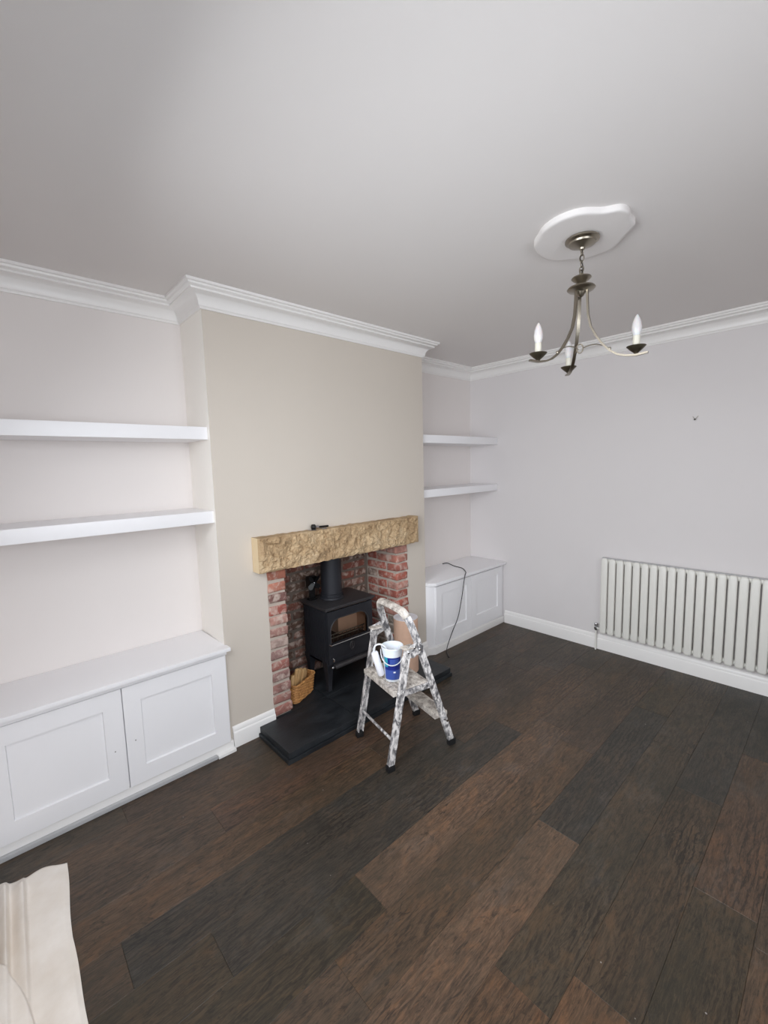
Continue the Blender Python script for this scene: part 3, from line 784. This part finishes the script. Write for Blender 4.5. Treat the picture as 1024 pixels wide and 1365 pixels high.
for row in range(13):
    z = .006+row*.0088; n = NS*4
    pts = [rim(i/n, .010*z/BH, z, .0026*math.cos(PI*(i/4)+PI*row)) for i in range(n)]
    b.tube(pts, .0046, 5, True)
b.build('weave', M['wicker'], bk, smooth=True)
b = MB()
for i in range(NS):
    p = rim((i+.5)/NS, 0, .002); q = rim((i+.5)/NS, .010, BH); b.tube([p, q], .0024, 5)
b.build('stakes', M['wicker'], bk, smooth=True)
b = MB(); n = 72
for ph in (0, PI):
    b.tube([tuple(Vector(rim(i/n, .012, BH+.004*math.sin(i*.9+ph), .003*math.cos(i*.9+ph)))) for i in range(n)], .0046, 6, True)
b.build('rim', M['wicker'], bk, smooth=True)
b = MB(); b.prism([rim(i/24)[:2] for i in range(24)], .0, .006); b.build('bottom', M['wicker'], bk)
mk_ = [(-.072, .004, .168, .0125, .04), (-.044, .0, .196, .014, .10), (-.010, .006, .180, .0165, .14), (.026, .0, .165, .0165, .18), (.060, .006, .135, .013, .2)]
labs = ['leftmost pale kindling stick in the wicker basket, half behind the bricks', 'tallest pale kindling stick in the wicker basket', 'middle pale kindling stick of the five in the basket', 'broad pale kindling stick leaning right of the middle in the basket', 'shortest pale kindling stick, nearest the stove in the basket']
for (X, Y, ln, w, tilt), lab in zip(mk_, labs):
    b = MB(); b.box(-w, w, -.009, .009, 0, ln, .003, 1)
    for v in b.bm.verts: v.co += noise.noise_vector(v.co*30+Vector((X*90, 0, 0)))*.004
    o = b.build('kindling_stick', M['kindling'], None)
    mt = Matrix.Translation(bk.location) @ Matrix.Rotation(BA, 4, 'Z') @ Matrix.Translation((X-.016, Y, .012)) @ Matrix.Rotation(tilt, 4, 'Y') @ Matrix.Rotation(.12, 4, 'X')
    o.matrix_world = mt; tag(o, lab, 'firewood', 'kindling in the basket')
b = MB(); b.prism([(-.022, -.018), (.020, -.022), (.026, .010), (.0, .024), (-.024, .012)], -.055, .055, bev=.004)
o = b.build('split_log', M['kindling'], None); o.location = (1.15, .10, .083); o.rotation_euler = (PI/2, 0, .5)
tag(o, 'short split log lying on the hearth right of the stove', 'firewood')

# ------------------------------------------------------------------ fitting on the lintel
ft = thing('metal_fitting', 'small black and chrome fitting lying on the stone lintel', 'fitting', (.60, -.035, 1.163))
b = MB(); b.lathe([(.010, -.014), (.016, -.010), (.017, 0), (.016, .010), (.010, .014)], seg=20, mat=Matrix.Translation((-.02, 0, .017)) @ Matrix.Rotation(1.3, 4, 'Z') @ Matrix.Rotation(PI/2, 4, 'X')); b.build('knob', M['black_gloss'], ft, smooth=True)
b = MB(); b.lathe([(.008, 0), (.011, .003), (.011, .024), (.007, .028)], seg=16, mat=Matrix.Translation((-.008, .002, .014)) @ Matrix.Rotation(PI/2, 4, 'Y')); b.build('collar', M['chrome'], ft, smooth=True)
b = MB(); b.tube([(.02, 0, .012), (.04, -.004, .013), (.085, -.006, .012)], .0065, 8); b.build('handle', M['black'], ft, smooth=True)
MB().box(-.055, -.01, -.022, .014, 0, .003, .001).build('plate', M['chrome'], ft); MB().box(.03, .066, -.022, -.012, 0, .005, .001).build('clip', M['chrome'], ft)

# ------------------------------------------------------------------ cable on the right cabinet
b = MB()
ctl = [(2.235, .325, .6035), (2.285, .305, .6035), (2.235, .18, .6035), (2.215, .08, .6035), (2.12, -.03, .605), (2.055, -.072, .600), (2.03, -.077, .54), (2.00, -.078, .42), (1.945, -.079, .26), (1.87, -.080, .16), (1.80, -.083, .06), (1.775, -.09, .012), (1.76, -.11, .0045), (1.72, -.16, .0045)]
def catm(P, n=6):
    P = [Vector(p) for p in P]; P = [P[0]*2-P[1]]+P+[P[-1]*2-P[-2]]; out = []
    for i in range(1, len(P)-2):
        for k in range(n):
            t = k/n; a, b_, c_, d_ = P[i-1:i+3]
            out.append(.5*((2*b_)+(c_-a)*t+(2*a-5*b_+4*c_-d_)*t*t+(3*b_-a-3*c_+d_)*t**3))
    out.append(P[-2]); return out
b.tube(catm(ctl), .0036, 8); tag(b.build('power_cable', M['cable'], smooth=True), 'thin black cable trailing over the right alcove worktop down to the floor', 'cable')

# picture nail on the right wall
nl = thing('wall_nail', 'tiny dark nail left in the bare right wall above the radiator', 'nail', (XR, -1.509, 1.799))
b = MB(); b.lathe([(.0022, 0), (.0022, .014), (.006, .0145), (.006, .0165)], seg=12, mat=Matrix.Rotation(-PI/2, 4, 'Y')); b.build('nail', M['hole'], nl, smooth=True)
b = MB(); b.tube([(-.004, .014, .020), (-.006, 0, 0), (-.004, -.016, .022)], .0018, 6, up=Vector((1, 0, 0))); b.build('wire_hook', M['nickel'], nl, smooth=True)

# ------------------------------------------------------------------ step ladder
LO = Vector((.535, -.591, 0)); AV = Vector((.0725, .348, 0)).normalized(); BV = Vector((AV.y, -AV.x, 0))
ang = math.atan2(BV.y, BV.x)
ld = thing('step_ladder', 'paint-splashed aluminium step ladder standing in front of the hearth', 'ladder', LO, ang)
HA = .168                                           # local: x = towards the climbing side, y = across
def chan(w, d, t=.003, inward=1):
    """C section: side = along width, up = depth"""
    h = w/2
    return [(-h, 0), (h, 0), (h, d*inward), (h-t, d*inward), (h-t, t*inward), (-h+t, t*inward), (-h+t, d*inward), (-h, d*inward)]
def profile_sweep(b, path, w, d, outy):
    """rectangular box section, w in the x-z plane, d across y"""
    P = [Vector(p) for p in path]; n = len(P); rings = []
    for i, p in enumerate(P):
        a = P[max(0, i-1)]; c_ = P[min(n-1, i+1)]; t = (c_-a).normalized()
        y = Vector((0, 1, 0)); y = (y-t*y.dot(t))
        if y.length < .5: pass
        yield_ = y.normalized() if y.length > 1e-3 else Vector((0, 0, 1)); s_ = t.cross(yield_).normalized()
        rings.append([b.bm.verts.new(p+s_*u*w/2+yield_*v*d/2) for u, v in ((-1, -1), (1, -1), (1, 1), (-1, 1))])
    for r1, r2 in zip(rings, rings[1:]):
        for i in range(4): b.face([r1[i], r1[(i+1) % 4], r2[(i+1) % 4], r2[i]])
    b.face(rings[0][::-1]); b.face(rings[-1])
def leg_section(b, p, q, w, d, side):
    """C channel leg from p to q, web outside at y side"""
    p, q = Vector(p), Vector(q); t = (q-p).normalized(); y = Vector((0, side, 0)); s_ = t.cross(y).normalized()
    sec = [(-w/2, 0), (w/2, 0), (w/2, -d), (w/2-.004, -d), (w/2-.004, -.004), (-w/2+.004, -.004), (-w/2+.004, -d), (-w/2, -d)]
    r1 = [b.bm.verts.new(p+s_*u+y*v) for u, v in sec]; r2 = [b.bm.verts.new(q+s_*u+y*v) for u, v in sec]
    n = len(sec)
    for i in range(n): b.face([r1[i], r1[(i+1) % n], r2[(i+1) % n], r2[i]])
    b.face(r1[::-1]); b.face(r2)
for side in (-1, 1):
    b = MB(); leg_section(b, (.006, side*(HA+.011), .022), (.124, side*(HA+.011), .604), .032, .024, side); b.build('leg', M['alu'], ld)
    b = MB(); b.box(-.018, .024, -.014, .014, 0, .034, .006, 2, mat=Matrix.Translation((.002, side*HA, 0))); b.build('rubber_foot', M['rubber'], ld, smooth=True)
    b = MB(); b.box(-.026, .018, -.014, .014, 0, .034, .006, 2, mat=Matrix.Translation((.406, side*HA, 0))); b.build('rubber_foot', M['rubber'], ld, smooth=True)
    # hinge bracket with rivets
    b = MB(); yy = side*(HA+.014)
    m_ = Matrix.Translation((0, yy, 0)) @ Matrix(((1, 0, 0, 0), (0, 0, 1, 0), (0, 1, 0, 0), (0, 0, 0, 1)))
    b.prism([(.100, .578), (.150, .568), (.206, .590), (.212, .618), (.170, .645), (.108, .628)], -.003, .003, mat=m_, bev=.0015)
    hb = b.build('hinge_bracket', M['alu'], ld, smooth=True)
    for (rx, rz) in ((.120, .604), (.156, .622), (.188, .606)):
        b = MB(); b.lathe([(.0075, -.002), (.0075, .004), (.003, .007)], seg=10, mat=Matrix.Translation((rx, yy+side*.002, rz)) @ Matrix.Rotation(-side*PI/2, 4, 'X')); b.build('rivet', M['chrome'], hb, smooth=True)
    b = MB(); b.box(.095, .162, -.022, .022, .0, .010, .003, 2, mat=Matrix.Translation((0, side*(HA-.002), .618)) ); b.build('leg_cap', M['tread'], ld, smooth=True)
# climbing frame: stiles joined by a hoop handle
def hoop_pt(s_): pass
zt = .700
P = []
xb = lambda z: .408-.342*z
P += [(xb(.022), -HA, .022), (xb(.3), -HA, .3), (xb(.55), -HA+.002, .55), (xb(.66), -HA+.008, .66)]
for k in range(1, 8):
    a = k/7*PI/2; P.append((xb(.66+.135*math.sin(a))+.0, -HA+.008+.062*(1-math.cos(a)), .66+.135*math.sin(a)))
P += [(xb(.798), 0, .798)]
Q = [(x, -y, z) for x, y, z in P[:-1]][::-1]
b = MB()
full = P+Q
pts = [Vector(p) for p in full]; rings = []
for i, p in enumerate(pts):
    a = pts[max(0, i-1)]; c_ = pts[min(len(pts)-1, i+1)]; t = (c_-a).normalized()
    wd = Vector((1, 0, -.342*0)) ; wd = Vector((math.cos(.33), 0, math.sin(.33)))   # width direction, square to the raked frame
    wd = (wd-t*wd.dot(t)).normalized(); th = t.cross(wd).normalized()
    rings.append([b.bm.verts.new(p+wd*u*.0170+th*v*.0100) for u, v in ((-1, -1), (1, -1), (1, 1), (-1, 1))])
for r1, r2 in zip(rings, rings[1:]):
    for i in range(4): b.face([r1[i], r1[(i+1) % 4], r2[(i+1) % 4], r2[i]])
b.face(rings[0][::-1]); b.face(rings[-1])
bmesh.ops.bevel(b.bm, geom=[e for e in b.bm.edges if e.calc_length() > 0 and len(e.link_faces) == 2 and e.calc_face_angle(0) > 1.2], offset=.003, segments=1, affect='EDGES')
b.build('hoop_frame', M['alu'], ld, smooth=True)
b = MB(); mid = pts[7:len(pts)-7]
rings = []
for i, p in enumerate(mid):
    a = mid[max(0, i-1)]; c_ = mid[min(len(mid)-1, i+1)]; t = (c_-a).normalized()
    wd = Vector((math.cos(.33), 0, math.sin(.33))); wd = (wd-t*wd.dot(t)).normalized(); th = t.cross(wd).normalized()
    rings.append([b.bm.verts.new(p+wd*math.cos(g)*.023+th*math.sin(g)*.0155) for g in [k*PI/5 for k in range(10)]])
for r1, r2 in zip(rings, rings[1:]):
    for i in range(10): b.face([r1[i], r1[(i+1) % 10], r2[(i+1) % 10], r2[i]])
b.face(rings[0][::-1]); b.face(rings[-1]); b.build('hand_grip', M['tread'], ld, smooth=True)
# platform and lower tread (ribbed)
def ribbed(x0, x1, y0, y1, z0, z1, name, tilt=0):
    b = MB(); b.box(x0, x1, y0, y1, z0, z1-.003, .003, 2)
    n = 9
    for k in range(n):
        xa = x0+.008+(x1-x0-.016)*k/n; b.box(xa, xa+(x1-x0-.016)/n*.62, y0+.004, y1-.004, z1-.004, z1, .001)
    return b.build(name, M['tread'], ld)
ribbed(.040, .262, -HA+.012, HA-.012, .376, .405, 'platform')
for q0, q1 in ((-HA-.001, -HA+.011), (HA-.011, HA+.001)): MB().box(.060, .280, q0, q1, .368, .398, .002).build('platform_side_rail', M['alu'], ld)
ribbed(.300, .385, -HA+.011, HA-.011, .170, .198, 'lower_tread')
b = MB(); b.tube([(.030, -HA-.004, .148), (.030, HA+.004, .148)], .0075, 10, up=Vector((0, 0, 1))); b.build('brace_bar', M['alu'], ld, smooth=True)
for side in (-1, 1):
    b = MB(); b.lathe([(.008, 0), (.008, .006), (.004, .012), (.004, .022), (.007, .024)], seg=12, mat=Matrix.Translation((.350, side*(HA+.010), .170)) @ Matrix.Rotation(-side*PI/2, 4, 'X')); b.build('tread_bolt', M['chrome'], ld, smooth=True)

# ------------------------------------------------------------------ paint tub on the platform
tb_c = (.640, -.650, .4052)
tb = thing('paint_tub', 'white plastic paint tub with a blue label standing on the step ladder', 'tub', tb_c, 0)
b = MB(); prof = [(.040, 0), (.043, .004), (.050, .12), (.0575, .176), (.060, .178), (.060, .186), (.057, .187), (.055, .180), (.047, .12), (.041, .008), (.001, .007)]
b.lathe(prof, seg=40, cap=False)
b.face([v for v in b.bm.verts if abs(v.co.z) < 1e-6])
b.build('body', M['white_plastic'], tb, smooth=True)
# label wraps the camera side
vd = math.atan2(-2.2526-tb_c[1], -.8637-tb_c[0])
b = MB(); NA, NZ = 16, 16; g = []
for j in range(NZ+1):
    z = .014+.124*j/NZ; r_ = (.043+(.007)*(z/.12) if z < .12 else .050+(z-.12)*.134)+.0008
    g.append([b.bm.verts.new((r_*math.cos(vd-.05+(.98*(1-2*i/NA))), r_*math.sin(vd-.05+(.98*(1-2*i/NA))), z)) for i in range(NA+1)])
for j in range(NZ):
    for i in range(NA):
        b.mi = 0 if 8 <= j < 10 else 1
        if j >= 10: b.mi = 1 if (1 < i < 10 and j < 15) else 0
        if j < 8: b.mi = 1 if j < 7 else 0
        if j >= 9 and i >= 12: b.mi = 2
        if i in (5, 6) and j in (5,): b.mi = 3
        b.face([g[j][i], g[j][i+1], g[j+1][i+1], g[j+1][i]])
b.build('label_wrap', [M['blue'], M['blue2'], M['teal'], M['white']], tb, smooth=True)
# bail handle hanging forward across the label
b = MB(); pts = []
e0 = vd+PI/2+.1
for k in range(17):
    t = k/16; a = PI*t
    px_ = .0625*math.cos(a); dn = .066*math.sin(a)
    fwd = .060*math.sin(a)**.6+.004 if 0 < t < 1 else .0
    u_ = Vector((math.cos(e0), math.sin(e0), 0)); v_ = Vector((math.cos(vd), math.sin(vd), 0))
    pts.append(u_*px_+v_*fwd+Vector((0, 0, .168-dn)))
b.sweep(pts, [(-.0015, -.004), (.0015, -.004), (.0015, .004), (-.0015, .004)]); b.build('bail_handle', M['white_plastic'], tb, smooth=True)
# mini roller hung on the rim
ul = Vector((math.cos(vd-PI/2+.15), math.sin(vd-PI/2+.15), 0))     # to the viewer's left
rl = thing('mini_paint_roller', 'white mini paint roller hanging over the left rim of the paint tub', 'paint roller', tb_c, 0)
top = ul*.097+Vector((0, 0, .158)); bot_ = ul*.062+Vector((0, 0, .026))
b = MB(); q_ = (bot_-top).normalized()
b.tube([top+q_*.0, top+q_*.006, bot_-q_*.006, bot_], .019, 14, scales=[.75, 1, 1, .75], up=Vector((0, 1, 0))); b.build('sleeve', M['roller'], rl, smooth=True)
b = MB(); pts = catm([top+q_*.02, top-q_*.008, ul*.090+Vector((0, 0, .192)), ul*.060+Vector((0, 0, .196)), ul*.030+Vector((0, 0, .165)), ul*.005+Vector((0, 0, .09))], 5)
b.tube(pts, .0045, 8, up=Vector((ul.y, -ul.x, 0))); b.build('frame_wire', M['white_plastic'], rl, smooth=True)

# ------------------------------------------------------------------ paper roll on the hearth
pr = thing('paper_roll', 'thick roll of brown paper standing upright on the hearth behind the ladder', 'paper roll', (1.262, -.135, .0605))
b = MB(); b.lathe([(.087, 0), (.088, .004), (.088, .388), (.087, .392)], seg=48, cap=True); b.build('paper', M['roll'], pr, smooth=True)
b = MB()
for k in range(5):
    r1 = .0875-.012*k; b.lathe([(r1, .3922), (r1, .3955), (r1-.0105, .3955), (r1-.0105, .3922)], seg=40, cap=False)
b.lathe([(.086, .3921), (.086, .394), (.001, .394)], seg=40, cap=False)
b.build('white_end', M['rollend'], pr, smooth=True)

# ------------------------------------------------------------------ dust sheet
def sheet():
    b = MB(); nx, ny = 110, 160; g = []
    for j in range(ny+1):
        row = []
        t = j/ny; y = -.215-t*1.25
        xr = -.770-.024*min(1, t*3.5)+.002*math.sin(t*22)
        xl = -1.022
        for i in range(nx+1):
            s_ = i/nx; x = xl+(xr-xl)*s_
            yy = y+(.055*(1-s_)+.012*math.sin(s_*11))*(1-t)
            z = .004
            # two bunched folds running along the sheet, steep on the side away from the window
            def ridge(c, wl, wr, h):
                d = x-c; return h*math.exp(-(d/(wl if d < 0 else wr))**2)
            fade = max(0, 1-t*1.6)
            z += ridge(-.903-.035*t, .026, .006, .046)*fade
            z += ridge(-.952-.02*t, .018, .006, .050)*(.4+.6*fade)
            z += .008*(noise.noise(Vector((x*9, yy*5, 2)))+.4)*min(1, s_*4)
            z += .005*noise.noise(Vector((x*26, yy*12, 5)))
            # rounded top layer folded back over the sheet near the camera
            dx = (x+1.09)/.205; dy = (yy+1.12)/.66
            rr_ = (abs(dx)**2.3+abs(dy)**2.3)
            k_ = max(0, min(1, (1.0-rr_)*14)); z = z*(1-k_*.6)+.040*k_*k_*(3-2*k_)
            edge = min(1, (1-s_)*16); edge2 = min(1, t*20)
            z = .003+(max(z, .004)-.003)*max(.15, edge)*max(.15, edge2)
            row.append(b.bm.verts.new((x, yy, z)))
        g.append(row)
    for j in range(ny):
        for i in range(nx): b.face([g[j][i], g[j][i+1], g[j+1][i+1], g[j+1][i]])
    o = b.build('dust_sheet', M['cloth'], smooth='all')
    md = o.modifiers.new('thickness', 'SOLIDIFY'); md.thickness = .002; md.offset = 1
    tag(o, 'cream cotton dust sheet crumpled on the floor in front of the left cabinet', 'dust sheet')
sheet()
